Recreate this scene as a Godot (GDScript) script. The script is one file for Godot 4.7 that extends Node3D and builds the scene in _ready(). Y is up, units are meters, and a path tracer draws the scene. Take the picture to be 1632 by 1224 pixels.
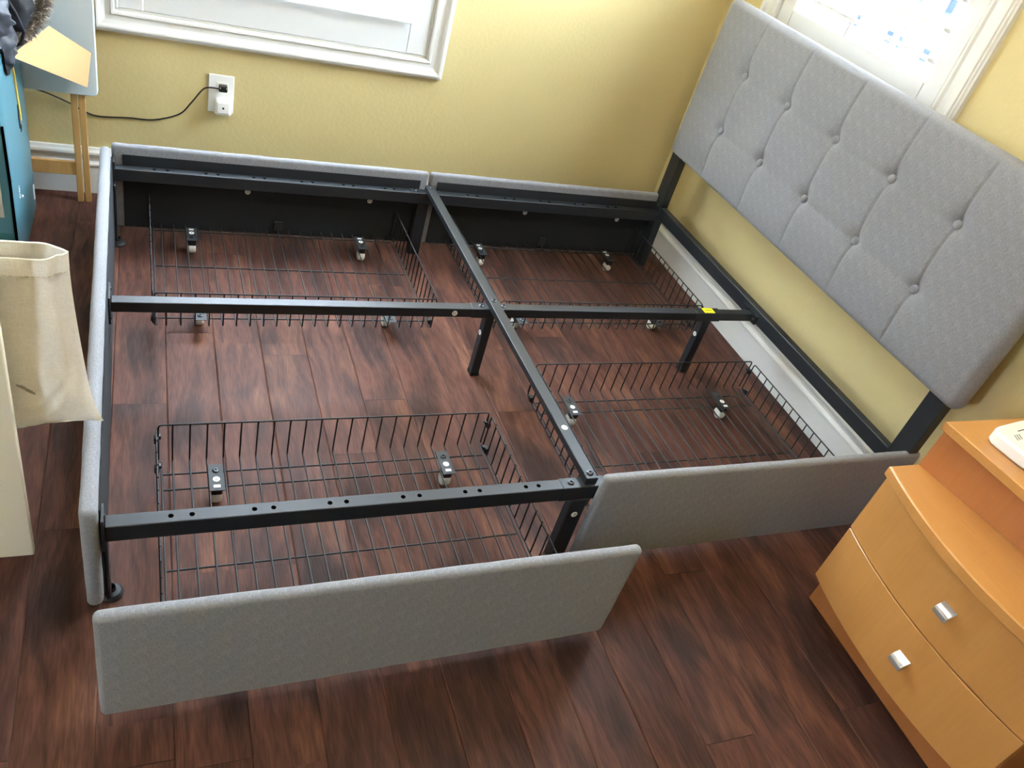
extends Node3D
# A bedroom corner with an unfinished upholstered bed frame. Metres, y up.
# World: back wall at z = ZW, headboard wall at x = XW, floor at y = 0.

const XW := 2.019
const ZW := -0.976
const X0 := -1.7        # left wall
const Z1 := 3.3         # wall behind the camera
const CEIL := 2.5
const WT := 0.16        # wall thickness
const BED_TURN := 0.0148
const FILL_LAMP := 0.22       # energy of the added fill lamp
const W3 := [1.75, 2.22, 1.05, 1.95]   # added fill window in the left wall: z0, z1, y0, y1

var mats := {}
var cloth_noise: FastNoiseLite
var taken := {}
var rng := RandomNumberGenerator.new()


func _ready() -> void:
	rng.seed = 7
	var cam := Camera3D.new()
	cam.name = "camera"
	cam.projection = Camera3D.PROJECTION_PERSPECTIVE
	cam.fov = 2.0 * rad_to_deg(atan(612.0 / 1280.9))
	cam.position = Vector3(0.1038, 1.4029, 1.7139)
	cam.rotation_order = EULER_ORDER_YXZ
	cam.rotation = Vector3(-0.6277, -0.5221, 0.3135)
	cam.near = 0.02
	cam.far = 400.0
	add_child(cam)
	cam.current = true

	var env := Environment.new()
	var sky := Sky.new()
	var sm := ProceduralSkyMaterial.new()
	sm.sky_top_color = Color(0.86, 0.93, 1.0)
	sm.sky_horizon_color = Color(0.98, 0.98, 1.0)
	sm.ground_bottom_color = Color(0.55, 0.54, 0.52)
	sm.ground_horizon_color = Color(0.75, 0.75, 0.74)
	sm.sky_energy_multiplier = 1.0
	sm.sun_angle_max = 0.0
	sky.sky_material = sm
	env.background_mode = Environment.BG_SKY
	env.sky = sky
	env.background_energy_multiplier = 20.0
	env.tonemap_mode = Environment.TONE_MAPPER_LINEAR
	env.tonemap_exposure = 3.9
	env.sdfgi_enabled = true
	env.ssao_enabled = true
	env.ssil_enabled = true
	var we := WorldEnvironment.new()
	we.name = "world_environment"
	we.environment = env
	add_child(we)

	make_materials()
	build_room()
	build_floor()
	build_windows()
	build_outside()
	build_bed()
	build_drawers()
	build_nightstand()
	build_wall_things()
	build_left_things()


# ---------------------------------------------------------------- naming

func numbered(called: String) -> String:
	var n: int = taken.get(called, 0)
	taken[called] = n + 1
	return called if n == 0 else "%s_%03d" % [called, n]


func obj(called: String, st: SurfaceTool, m: Material, parent: Node = null) -> MeshInstance3D:
	var o := MeshInstance3D.new()
	o.mesh = st.commit()
	o.material_override = m
	return place(called, o, parent)


func put(called: String, mesh: Mesh, m: Material, parent: Node, at := Transform3D()) -> MeshInstance3D:
	var o := MeshInstance3D.new()
	o.mesh = mesh
	o.material_override = m
	o.transform = at
	return place(called, o, parent)


func place(called: String, o: Node3D, parent: Node):
	o.name = called if parent else numbered(called)
	(parent if parent else self).add_child(o, true)
	return o


func thing(called: String, label: String, category: String, group := "") -> Node3D:
	var o := Node3D.new()
	o.name = numbered(called)
	add_child(o, true)
	tag(o, label, category, group)
	return o


func tag(o: Node, label: String, category: String, group := "") -> void:
	o.set_meta("label", label)
	o.set_meta("category", category)
	if group != "":
		o.set_meta("group", group)


func struct(o: Node, label: String, category: String) -> void:
	tag(o, label, category)
	o.set_meta("kind", "structure")


# ---------------------------------------------------------------- mesh helpers

func mb() -> SurfaceTool:
	var st := SurfaceTool.new()
	st.begin(Mesh.PRIMITIVE_TRIANGLES)
	return st


func fin(st: SurfaceTool) -> SurfaceTool:
	st.generate_normals()
	return st


# a, b, c, d anticlockwise seen from outside, flat
func quad(st: SurfaceTool, a: Vector3, b: Vector3, c: Vector3, d: Vector3) -> void:
	var n := (c - a).cross(d - b).normalized()
	for p in [a, c, b, a, d, c]:
		st.set_normal(n)
		st.add_vertex(p)


func coords(h: float, r: float, n: int, m: int) -> PackedFloat32Array:
	var out := PackedFloat32Array()
	for i in n:
		out.append(-h + r * (1.0 - tan(PI / 4 * (1.0 - float(i) / n))))
	for i in m + 1:
		out.append(lerpf(-h + r, h - r, float(i) / m))
	for i in n:
		out.append(h - r * (1.0 - tan(PI / 4 * float(i + 1) / n)))
	return out


# rounded box; sub = subdivisions of the flat parts; shape names the relief added along the normal
func rbox(st: SurfaceTool, c: Vector3, s: Vector3, r: float, turn := Basis(), n := 1, sub := Vector3i(1, 1, 1), shape := "") -> void:
	var h := s / 2
	r = minf(r, minf(h.x, minf(h.y, h.z)) * 0.98)
	var cs := [coords(h.x, r, n, sub.x), coords(h.y, r, n, sub.y), coords(h.z, r, n, sub.z)]
	var inner := h - Vector3(r, r, r)
	var moved := shape != ""
	for ax in 3:
		var ua := (ax + 1) % 3
		var va := (ax + 2) % 3
		for sgn in [-1.0, 1.0]:
			var cu: PackedFloat32Array = cs[ua]
			var cv: PackedFloat32Array = cs[va]
			var ps := []
			var ns := []
			for i in cu.size():
				for j in cv.size():
					var p := Vector3()
					p[ax] = h[ax] * sgn
					p[ua] = cu[i]
					p[va] = cv[j]
					var q := p.clamp(-inner, inner)
					var nn := (p - q).normalized()
					p = q + nn * r
					if moved:
						p += nn * relief(shape, p, nn)
					ps.append(c + turn * p)
					ns.append(turn * nn)
			var w := cv.size()
			for i in cu.size() - 1:
				for j in w - 1:
					var k := [i * w + j, (i + 1) * w + j, (i + 1) * w + j + 1, i * w + j + 1]
					var order := [0, 2, 1, 0, 3, 2] if sgn > 0 else [0, 1, 2, 0, 2, 3]
					for t in order:
						if moved:
							st.set_smooth_group(0)
						else:
							st.set_normal(ns[k[t]])
						st.add_vertex(ps[k[t]])


func relief(shape: String, p: Vector3, n: Vector3) -> float:
	if shape == "headboard":
		return headboard_shape(p, n)
	if shape == "carton":
		return 0.006 * (1.0 - pow(absf(p.y) / 0.30, 2.0)) * (1.0 - pow(absf(p.z) / 0.215, 2.0)) if n.x > 0.9 else 0.0
	return 0.0011 * cloth_noise.get_noise_3d(p.x, p.y, p.z)


func tube(st: SurfaceTool, pts: PackedVector3Array, rad: float, sides := 6, flat := 1.0) -> void:
	var count := pts.size()
	var side := Vector3()
	var rings := []
	var norms := []
	for i in count:
		var t := (pts[mini(i + 1, count - 1)] - pts[maxi(i - 1, 0)]).normalized()
		if i == 0:
			side = t.cross(Vector3.UP if absf(t.y) < 0.9 else Vector3.RIGHT).normalized()
		side = (side - t * side.dot(t)).normalized()
		var up := side.cross(t)
		var ring := []
		var nr := []
		for k in sides:
			var a := TAU * k / sides
			var d := side * cos(a) + up * sin(a) * flat
			ring.append(pts[i] + d * rad)
			nr.append(d.normalized())
		rings.append(ring)
		norms.append(nr)
	for i in count - 1:
		for k in sides:
			var l := (k + 1) % sides
			for e in [[i, k], [i + 1, l], [i + 1, k], [i, k], [i, l], [i + 1, l]]:
				st.set_normal(norms[e[0]][e[1]])
				st.add_vertex(rings[e[0]][e[1]])
	for e in [0, count - 1]:
		var t := (pts[1] - pts[0]).normalized() * -1.0 if e == 0 else (pts[count - 1] - pts[count - 2]).normalized()
		for k in range(1, sides - 1):
			for v in ([0, k, k + 1] if e == 0 else [0, k + 1, k]):
				st.set_normal(t)
				st.add_vertex(rings[e][v])


# profile of Vector2(radius, along y), turned round y, then moved by xf
func lathe(st: SurfaceTool, prof: Array, xf := Transform3D(), segs := 20) -> void:
	for i in prof.size() - 1:
		var a: Vector2 = prof[i]
		var b: Vector2 = prof[i + 1]
		var d := (b - a).normalized()
		for k in segs:
			var u := TAU * k / segs
			var v := TAU * (k + 1) / segs
			var eu := Vector3(cos(u), 0, sin(u))
			var ev := Vector3(cos(v), 0, sin(v))
			var up := Vector3.UP
			var p := [eu * a.x + up * a.y, eu * b.x + up * b.y, ev * b.x + up * b.y, ev * a.x + up * a.y]
			var nu := eu * d.y - up * d.x
			var nv := ev * d.y - up * d.x
			var nn := [nu, nu, nv, nv]
			for t in [0, 2, 1, 0, 3, 2]:
				st.set_normal((xf.basis * nn[t]).normalized())
				st.add_vertex(xf * p[t])


# polygon in (x, z) raised from y0 to y1 with a bevel
func prism(st: SurfaceTool, poly: PackedVector2Array, y0: float, y1: float, bev := 0.0, xf := Transform3D()) -> void:
	if Geometry2D.is_polygon_clockwise(poly):
		poly.reverse()
	var n := poly.size()
	var ins := PackedVector2Array()
	for i in n:
		var e0 := (poly[i] - poly[(i + n - 1) % n]).normalized()
		var e1 := (poly[(i + 1) % n] - poly[i]).normalized()
		var n0 := Vector2(-e0.y, e0.x)
		var n1 := Vector2(-e1.y, e1.x)
		var m := (n0 + n1).normalized()
		ins.append(poly[i] + m * bev / maxf(0.3, m.dot(n0)))
	# is_polygon_clockwise works in a y-down sense, so find the inward side by area
	if bev > 0.0 and area(ins) > area(poly):
		for i in n:
			ins[i] = poly[i] * 2.0 - ins[i]
	var rows := [[ins, y0], [poly, y0 + bev], [poly, y1 - bev], [ins, y1]] if bev > 0.0 else [[poly, y0], [poly, y1]]
	var out := 1.0 if signed_area(poly) < 0.0 else -1.0
	for r in rows.size() - 1:
		var pa: PackedVector2Array = rows[r][0]
		var pb: PackedVector2Array = rows[r + 1][0]
		for i in n:
			var j := (i + 1) % n
			var a := xf * Vector3(pa[i].x, rows[r][1], pa[i].y)
			var b := xf * Vector3(pa[j].x, rows[r][1], pa[j].y)
			var c := xf * Vector3(pb[j].x, rows[r + 1][1], pb[j].y)
			var d := xf * Vector3(pb[i].x, rows[r + 1][1], pb[i].y)
			if out > 0.0:
				quad(st, a, b, c, d)
			else:
				quad(st, b, a, d, c)
	var tri := Geometry2D.triangulate_polygon(ins)
	for cap in [[y1, 1.0], [y0, -1.0]]:
		for k in range(0, tri.size(), 3):
			var t := [tri[k], tri[k + 1], tri[k + 2]]
			var p := []
			for q in t:
				p.append(xf * Vector3(ins[q].x, cap[0], ins[q].y))
			var nn: Vector3 = (p[1] - p[0]).cross(p[2] - p[0])
			var want: Vector3 = xf.basis * Vector3(0, cap[1], 0)
			if nn.dot(want) > 0.0:
				p.reverse()
			for v in p:
				st.set_normal(want)
				st.add_vertex(v)


func signed_area(p: PackedVector2Array) -> float:
	var a := 0.0
	for i in p.size():
		a += p[i].cross(p[(i + 1) % p.size()])
	return a / 2.0


func area(p: PackedVector2Array) -> float:
	return absf(signed_area(p))


# open profile (a ring of Vector2 (out, up)) carried along a line from a to b; "out" is the direction away from the wall
func strip(st: SurfaceTool, prof: PackedVector2Array, a: Vector3, b: Vector3, out: Vector3, up: Vector3, miter_a := 0.0, miter_b := 0.0) -> void:
	var dir := (b - a).normalized()
	var n := prof.size()
	var flip := out.cross(up).dot(dir) > 0.0
	var cw := signed_area(prof) < 0.0
	for i in n:
		var p := prof[i]
		var q := prof[(i + 1) % n]
		var pa := a + out * p.x + up * p.y - dir * miter_a * p.y
		var qa := a + out * q.x + up * q.y - dir * miter_a * q.y
		var pb := b + out * p.x + up * p.y + dir * miter_b * p.y
		var qb := b + out * q.x + up * q.y + dir * miter_b * q.y
		if flip == cw:
			quad(st, pa, pb, qb, qa)
		else:
			quad(st, qa, qb, pb, pa)
	var tri := Geometry2D.triangulate_polygon(prof)
	for e in [[a, -dir, miter_a * -1.0], [b, dir, miter_b]]:
		for k in range(0, tri.size(), 3):
			var p := []
			for q in [tri[k], tri[k + 1], tri[k + 2]]:
				p.append(e[0] + out * prof[q].x + up * prof[q].y + dir * e[2] * prof[q].y)
			if (p[1] - p[0]).cross(p[2] - p[0]).dot(e[1]) > 0.0:
				p.reverse()
			for v in p:
				st.set_normal(e[1])
				st.add_vertex(v)


func disc(st: SurfaceTool, c: Vector3, normal: Vector3, r: float, thick: float, segs := 16) -> void:
	var y := normal.normalized()
	var x := y.cross(Vector3.RIGHT if absf(y.x) < 0.9 else Vector3.BACK).normalized()
	lathe(st, [Vector2(r, 0), Vector2(r, thick), Vector2(0.0001, thick)], Transform3D(Basis(x, y, x.cross(y)), c), segs)


func letters(text: String, height: float, depth: float) -> TextMesh:
	var t := TextMesh.new()
	var f := SystemFont.new()
	f.font_names = PackedStringArray(["Droid Sans"])
	t.font = f
	t.text = text
	t.font_size = 32
	t.pixel_size = height / 24.0
	t.depth = depth
	return t


# ---------------------------------------------------------------- materials

func noise(freq: float, octaves := 3, seed_ := 1, warp := 0.0) -> FastNoiseLite:
	var n := FastNoiseLite.new()
	n.noise_type = FastNoiseLite.TYPE_SIMPLEX_SMOOTH
	n.frequency = freq
	n.fractal_octaves = octaves
	n.seed = seed_
	if warp > 0.0:
		n.domain_warp_enabled = true
		n.domain_warp_amplitude = warp
		n.domain_warp_frequency = freq
	return n


func tex(im: Image) -> ImageTexture:
	return ImageTexture.create_from_image(im)


func plain(c: Color, rough := 0.6, metal := 0.0) -> StandardMaterial3D:
	var m := StandardMaterial3D.new()
	m.albedo_color = c
	m.roughness = rough
	m.metallic = metal
	return m


func c8(r: int, g: int, b: int) -> Color:
	return Color8(r, g, b)


func make_materials() -> void:
	# painted wall with an orange peel
	var wall := plain(c8(209, 192, 138), 0.62)
	var peel := NoiseTexture2D.new()
	peel.width = 512
	peel.height = 512
	peel.seamless = true
	peel.noise = noise(0.035, 3, 3)
	wall.heightmap_enabled = true
	wall.heightmap_texture = peel
	wall.heightmap_scale = 0.04
	wall.uv1_triplanar = true
	wall.uv1_world_triplanar = true
	wall.uv1_scale = Vector3(3, 3, 3)
	mats.wall = wall
	mats.ceiling = plain(c8(240, 238, 230), 0.8)
	mats.trim = plain(c8(220, 220, 215), 0.35)
	mats.shutter = plain(c8(216, 217, 215), 0.35)
	mats.glass = plain(Color(0.03, 0.04, 0.04, 0.04), 0.0)
	mats.glass.transparency = BaseMaterial3D.TRANSPARENCY_ALPHA
	mats.steel = plain(c8(31, 35, 39), 0.46)
	mats.steel.metallic_specular = 0.5
	mats.bracket = plain(c8(40, 43, 46), 0.62)
	mats.wire = plain(c8(20, 21, 23), 0.5)
	mats.backing = plain(c8(25, 28, 33), 0.9)
	mats.rubber = plain(c8(28, 28, 30), 0.6)
	mats.hole = plain(c8(3, 3, 3), 1.0)
	mats.hole.specular_mode = BaseMaterial3D.SPECULAR_DISABLED
	mats.paper = plain(c8(238, 238, 232), 0.6)
	mats.ink = plain(c8(40, 40, 44), 0.7)
	mats.yellow = plain(c8(250, 236, 30), 0.6)
	mats.nylon = plain(c8(228, 228, 220), 0.4)
	mats.zinc = plain(c8(70, 72, 75), 0.35, 0.8)
	mats.plastic = plain(c8(240, 240, 236), 0.35)
	mats.black_plastic = plain(c8(22, 22, 24), 0.4)
	mats.chrome = plain(c8(196, 197, 200), 0.35, 0.7)
	mats.fabric = fabric_material(c8(129, 130, 135), 0.24, 31, 24.0, 0.02)
	mats.fabric_seam = plain(c8(96, 97, 102), 0.95)
	mats.canvas = fabric_material(c8(246, 243, 234), 0.04, 57, 9.0, 0.02)
	mats.thread = plain(c8(216, 207, 184), 0.9)
	mats.cream = plain(c8(232, 226, 206), 0.5)
	mats.beech = wood_material(c8(204, 148, 84), c8(193, 136, 72), 5, Vector3(1.2, 1.2, 1.2))
	mats.beech_dark = wood_material(c8(188, 124, 72), c8(176, 110, 60), 9, Vector3(1.2, 1.2, 1.2))
	mats.pale_wood = wood_material(c8(206, 164, 104), c8(192, 146, 84), 12, Vector3(2, 2, 2))
	mats.tray = plain(c8(204, 216, 220), 0.4)
	mats.tan = plain(c8(198, 156, 108), 0.65)
	mats.teal = plain(c8(76, 124, 138), 0.35)
	mats.teal_dark = plain(c8(52, 112, 122), 0.4)
	mats.card_grey = plain(c8(188, 184, 176), 0.5)
	mats.floor = floor_material()
	mats.sub_floor = plain(c8(30, 17, 13), 0.9)
	mats.shell = plain(c8(52, 57, 66), 0.5)
	mats.lining = plain(c8(32, 34, 39), 0.75)
	mats.fur = plain(Color.WHITE, 0.8)
	mats.fur.vertex_color_use_as_albedo = true
	mats.facade = plain(c8(96, 96, 95), 0.8)
	mats.pane_blue = plain(c8(27, 36, 48), 0.9)
	mats.pane_blue.specular_mode = BaseMaterial3D.SPECULAR_DISABLED
	mats.fill_lamp_glass = plain(c8(250, 246, 236), 0.4)
	mats.fill_lamp_glass.emission_enabled = true
	mats.fill_lamp_glass.emission = c8(255, 246, 230)
	mats.fill_lamp_glass.emission_energy_multiplier = 0.25
	mats.ochre = plain(c8(226, 190, 70), 0.7)
	mats.ground = plain(c8(150, 148, 142), 0.9)


# woven cloth: threads in two directions with a mélange of lighter and darker yarn
func fabric_material(base: Color, spread: float, seed_: int, scale: float, relief: float) -> StandardMaterial3D:
	var n := 256
	var r := RandomNumberGenerator.new()
	r.seed = seed_
	var im := Image.create(n, n, false, Image.FORMAT_RGB8)
	var hm := Image.create(n, n, false, Image.FORMAT_RGB8)
	var warp := PackedFloat32Array()
	var weft := PackedFloat32Array()
	warp.resize(n * n)
	weft.resize(n * n)
	for i in n:
		var a := r.randf()
		var b := r.randf()
		for j in n:
			if r.randf() < 0.10:
				a = r.randf()
			if r.randf() < 0.10:
				b = r.randf()
			warp[i * n + j] = a
			weft[i * n + j] = b
	for y in n:
		for x in n:
			var over := ((x >> 1) + (y >> 1)) % 2 == 0
			var v := warp[(x >> 1) * 2 * n + y] if over else weft[(y >> 1) * 2 * n + x]
			var k := 1.0 + (v - 0.5) * 2.0 * spread
			im.set_pixel(x, y, Color(base.r * k, base.g * k, base.b * k).clamp())
			var h := 0.5 + 0.3 * (v - 0.5) + (0.2 if over else -0.2) * (1.0 if (x + y) % 2 == 0 else 0.6)
			hm.set_pixel(x, y, Color(h, h, h))
	var m := StandardMaterial3D.new()
	m.albedo_texture = tex(im)
	m.roughness = 0.95
	m.heightmap_enabled = true
	m.heightmap_texture = tex(hm)
	m.heightmap_scale = relief
	m.uv1_triplanar = true
	m.uv1_scale = Vector3(scale, scale, scale)
	m.rim_enabled = true
	m.rim = 0.25
	m.rim_tint = 0.4
	return m


func wood_material(a: Color, b: Color, seed_: int, scale: Vector3) -> StandardMaterial3D:
	var t := Image.create(256, 512, false, Image.FORMAT_RGB8)
	var n1 := noise(0.02, 3, seed_)
	var n2 := noise(0.12, 2, seed_ + 1)
	for y in 512:
		for x in 256:
			var ys := absf(float(y) - 256.0)
			var v := 0.5 + 0.5 * n1.get_noise_2d(x * 1.6, ys * 0.16) + 0.28 * n2.get_noise_2d(x * 2.5, ys * 0.07)
			t.set_pixel(x, y, a.lerp(b, clampf(v, 0, 1)))
	var m := StandardMaterial3D.new()
	m.albedo_texture = tex(t)
	m.roughness = 0.38
	m.clearcoat_enabled = true
	m.clearcoat = 0.5
	m.clearcoat_roughness = 0.22
	m.uv1_triplanar = true
	m.uv1_scale = scale
	return m


# hand-scraped, dark stained boards: eight strips side by side, 2 m long
func floor_material() -> StandardMaterial3D:
	var w := 512
	var h := 1024
	var im := Image.create(w, h, false, Image.FORMAT_RGB8)
	var hm := Image.create(w, h, false, Image.FORMAT_RGB8)
	var blot := noise(0.0065, 3, 21, 22.0)
	var grain := noise(0.05, 3, 22)
	var fine := noise(0.35, 2, 23)
	var gold := noise(0.008, 3, 24, 30.0)
	var scrape := noise(0.02, 2, 25)
	var base := c8(86, 57, 48)
	var dark := c8(54, 39, 36)
	var light := c8(118, 80, 62)
	for x in w:
		var s := x / 64
		var off := s * 377.0
		for y in h:
			var fy := float(y)
			var fx := float(x)
			var b := blot.get_noise_2d(fx * 1.5 + off, fy * 0.55 + off)
			var rings := grain.get_noise_2d(fx * 1.5 + off + b * 30.0, fy * 0.10)
			var f := fine.get_noise_2d(fx * 1.3 + off, fy * 0.09)
			var g := gold.get_noise_2d(fx * 1.6 - off, fy * 0.6)
			var c := base
			c = c.lerp(dark, clampf((b - 0.05) * 1.6, 0.0, 0.75))
			c = c.lerp(light, clampf((g - 0.12) * 1.4, 0.0, 0.6))
			var k := 1.0 + 0.22 * rings + 0.16 * f
			im.set_pixel(x, y, Color(c.r * k, c.g * k, c.b * k).clamp())
			var e := scrape.get_noise_2d(fx * 0.9 + off, fy * 0.35)
			var hh := clampf(0.5 + 0.45 * e + 0.07 * f + 0.1 * rings, 0.0, 1.0)
			hm.set_pixel(x, y, Color(hh, hh, hh))
	var m := StandardMaterial3D.new()
	m.albedo_texture = tex(im)
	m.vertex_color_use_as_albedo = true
	m.roughness = 0.48
	m.metallic_specular = 0.22
	m.heightmap_enabled = true
	m.heightmap_texture = tex(hm)
	m.heightmap_scale = 0.12
	return m


# ---------------------------------------------------------------- room

const W1 := [0.003, 0.946, 0.585, 2.15]     # back window opening: x0, x1, y0, y1
const W2 := [-0.68, 0.087, 0.93, 2.34]      # headboard window opening: z0, z1, y0, y1


func build_room() -> void:
	var st := mb()
	var zc := ZW - WT / 2
	var walls := [[X0 - WT, W1[0], 0.0, CEIL], [W1[1], XW + WT, 0.0, CEIL], [W1[0], W1[1], 0.0, W1[2]], [W1[0], W1[1], W1[3], CEIL]]
	for r in walls:
		wall_box(st, Vector3(r[0], r[2], ZW - WT), Vector3(r[1], r[3], ZW))
	struct(obj("wall_back", st, mats.wall), "olive yellow painted wall with the wall outlet and the shuttered window", "wall")
	st = mb()
	for r in [[ZW, W2[0], 0.0, CEIL], [W2[1], Z1, 0.0, CEIL], [W2[0], W2[1], 0.0, W2[2]], [W2[0], W2[1], W2[3], CEIL]]:
		wall_box(st, Vector3(XW, r[2], r[0]), Vector3(XW + WT, r[3], r[1]))
	struct(obj("wall_right", st, mats.wall), "olive yellow painted wall behind the tufted headboard", "wall")
	st = mb()
	for r in [[ZW, W3[0], 0.0, CEIL], [W3[1], Z1, 0.0, CEIL], [W3[0], W3[1], 0.0, W3[2]], [W3[0], W3[1], W3[3], CEIL]]:
		wall_box(st, Vector3(X0 - WT, r[2], r[0]), Vector3(X0, r[3], r[1]))
	struct(obj("wall_left", st, mats.wall), "olive yellow wall at the foot end of the room", "wall")
	st = mb()
	wall_box(st, Vector3(X0 - WT, 0, Z1), Vector3(XW + WT, CEIL, Z1 + WT))
	struct(obj("wall_front", st, mats.wall), "olive yellow wall behind the photographer", "wall")
	st = mb()
	wall_box(st, Vector3(X0 - WT, CEIL, ZW - WT), Vector3(XW + WT, CEIL + 0.1, Z1 + WT))
	struct(obj("ceiling", st, mats.ceiling), "flat white ceiling", "ceiling")
	# added fill lamp on the ceiling, out of view, to brighten the room
	var lamp := thing("added_fill_lamp", "added unseen ceiling fill lamp with a milky glass bowl", "lamp")
	lamp.position = Vector3(1.1, CEIL, 0.7)
	st = mb()
	lathe(st, [Vector2(0.0001, -0.02), Vector2(0.16, -0.02), Vector2(0.165, -0.012), Vector2(0.165, 0.0)], Transform3D(), 40)
	obj("base", st, mats.trim, lamp)
	st = mb()
	lathe(st, [Vector2(0.0001, -0.095), Vector2(0.05, -0.092), Vector2(0.10, -0.075), Vector2(0.135, -0.05), Vector2(0.145, -0.021)], Transform3D(), 40)
	obj("glass_bowl", st, mats.fill_lamp_glass, lamp)
	var om := OmniLight3D.new()
	om.name = "fill_lamp_light"
	om.position = Vector3(0, -0.14, 0)
	om.light_color = c8(255, 238, 212)
	om.light_energy = FILL_LAMP
	om.light_size = 0.12
	om.omni_range = 12.0
	om.omni_attenuation = 2.0
	om.shadow_enabled = true
	lamp.add_child(om)
	# baseboards with a moulded top
	var prof := PackedVector2Array([Vector2(0, 0), Vector2(0.016, 0), Vector2(0.016, 0.092), Vector2(0.0195, 0.095), Vector2(0.0205, 0.099), Vector2(0.0195, 0.103), Vector2(0.015, 0.106),
		Vector2(0.0105, 0.111), Vector2(0.0095, 0.118), Vector2(0.012, 0.125), Vector2(0.0185, 0.130), Vector2(0.0205, 0.136), Vector2(0.0185, 0.142), Vector2(0.012, 0.147), Vector2(0.008, 0.153), Vector2(0, 0.154)])
	st = mb()
	strip(st, prof, Vector3(X0, 0, ZW), Vector3(XW, 0, ZW), Vector3.BACK, Vector3.UP)
	struct(obj("baseboard_back", st, mats.trim), "white moulded baseboard along the back wall", "baseboard")
	st = mb()
	strip(st, prof, Vector3(XW, 0, ZW + 0.016), Vector3(XW, 0, Z1), Vector3.LEFT, Vector3.UP)
	struct(obj("baseboard_right", st, mats.trim), "white moulded baseboard under the headboard", "baseboard")
	st = mb()
	strip(st, prof, Vector3(X0, 0, ZW + 0.016), Vector3(X0, 0, Z1), Vector3.RIGHT, Vector3.UP)
	struct(obj("baseboard_left", st, mats.trim), "white moulded baseboard along the left wall", "baseboard")


func wall_box(st: SurfaceTool, a: Vector3, b: Vector3) -> void:
	var p := []
	for k in 8:
		p.append(Vector3(b.x if k & 1 else a.x, b.y if k & 2 else a.y, b.z if k & 4 else a.z))
	for f in [[4, 5, 7, 6], [1, 0, 2, 3], [5, 1, 3, 7], [0, 4, 6, 2], [6, 7, 3, 2], [0, 1, 5, 4]]:
		quad(st, p[f[0]], p[f[1]], p[f[2]], p[f[3]])


func build_floor() -> void:
	var st := mb()
	wall_box(st, Vector3(X0 - WT, -0.12, ZW - WT), Vector3(XW + WT, -0.013, Z1 + WT))
	var floor_ := obj("floor", st, mats.sub_floor)
	struct(floor_, "dark reddish brown hand-scraped hardwood floor", "floor")
	var pitch := 0.1217
	var joints := {0: [0.096], 1: [-0.197, 1.02], 2: [-0.62, 0.62], 3: [-0.1, 1.25], 4: [-0.75, 0.30], 5: [0.098, 1.35], 6: [-0.4, 0.72], 7: [0.45], 8: [-0.131, 0.16],
		9: [-0.62, 1.171], 10: [-0.2, 0.764], 11: [0.35], 12: [-0.05, 1.165], 13: [0.55], 14: [-0.53, 0.6], 15: [0.2], -1: [0.477], -2: [-0.3, 0.95], -3: [0.2]}
	var made := 0
	for k in range(-14, 17):
		var x0 := maxf(X0, 0.003 + pitch * k)
		var x1 := minf(XW, 0.003 + pitch * (k + 1))
		if x1 - x0 < 0.01:
			continue
		var zs: Array = [ZW]
		zs.append_array(joints.get(k, [rng.randf_range(-0.5, 0.5)]))
		while zs[-1] + 1.5 < Z1:
			zs.append(zs[-1] + rng.randf_range(0.9, 1.4))
		zs.append(Z1)
		for i in zs.size() - 1:
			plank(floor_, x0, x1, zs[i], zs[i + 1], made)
			made += 1


func plank(parent: Node, x0: float, x1: float, z0: float, z1: float, which: int) -> void:
	var st := mb()
	var tone := rng.randf_range(0.72, 1.22)
	var warm := rng.randf_range(-0.05, 0.06)
	var col := Color(tone * (1.0 + warm), tone, tone * (1.0 - warm))
	var u0 := float((which * 3 + rng.randi() % 3) % 8) / 8.0
	var v0 := rng.randf()
	var top := rng.randf_range(-0.0006, 0.0004)
	var g := 0.0003
	var b := 0.0028
	var dz := 0.0011
	var xs := [x0 + g, x0 + g, x0 + g + b, x1 - g - b, x1 - g, x1 - g]
	var ys := [-0.013, top - 0.0013, top, top, top - 0.0013, -0.013]
	var za := z0 + 0.0005
	var zb := z1 - 0.0005
	for i in 5:
		var n := Vector3(ys[i + 1] - ys[i], xs[i + 1] - xs[i], 0).normalized()
		n = Vector3(-n.x, n.y, 0)
		var p := [Vector3(xs[i], ys[i], zb), Vector3(xs[i + 1], ys[i + 1], zb), Vector3(xs[i + 1], ys[i + 1], za), Vector3(xs[i], ys[i], za)]
		for t in [0, 2, 1, 0, 3, 2]:
			st.set_normal(n)
			st.set_color(col * 2.1 if i == 1 or i == 3 else col)  # side bevels coloured paler: their bright edge highlight is painted in
			st.set_uv(Vector2(u0 + (p[t].x - x0) / 0.1217 * 0.125, v0 + p[t].z / 2.0))
			st.add_vertex(p[t])
	# ends with a small bevel
	for e in [[za, -1.0], [zb, 1.0]]:
		var z: float = e[0]
		var p := [Vector3(x0 + g, -0.013, z), Vector3(x1 - g, -0.013, z), Vector3(x1 - g, top - 0.002, z), Vector3(x0 + g, top - 0.002, z)]
		for t in ([0, 2, 1, 0, 3, 2] if e[1] > 0.0 else [0, 1, 2, 0, 2, 3]):
			st.set_normal(Vector3(0, 0, e[1]))
			st.set_color(col)
			st.set_uv(Vector2(u0 + 0.06, v0))
			st.add_vertex(p[t])
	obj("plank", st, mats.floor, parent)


# ---------------------------------------------------------------- windows

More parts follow.
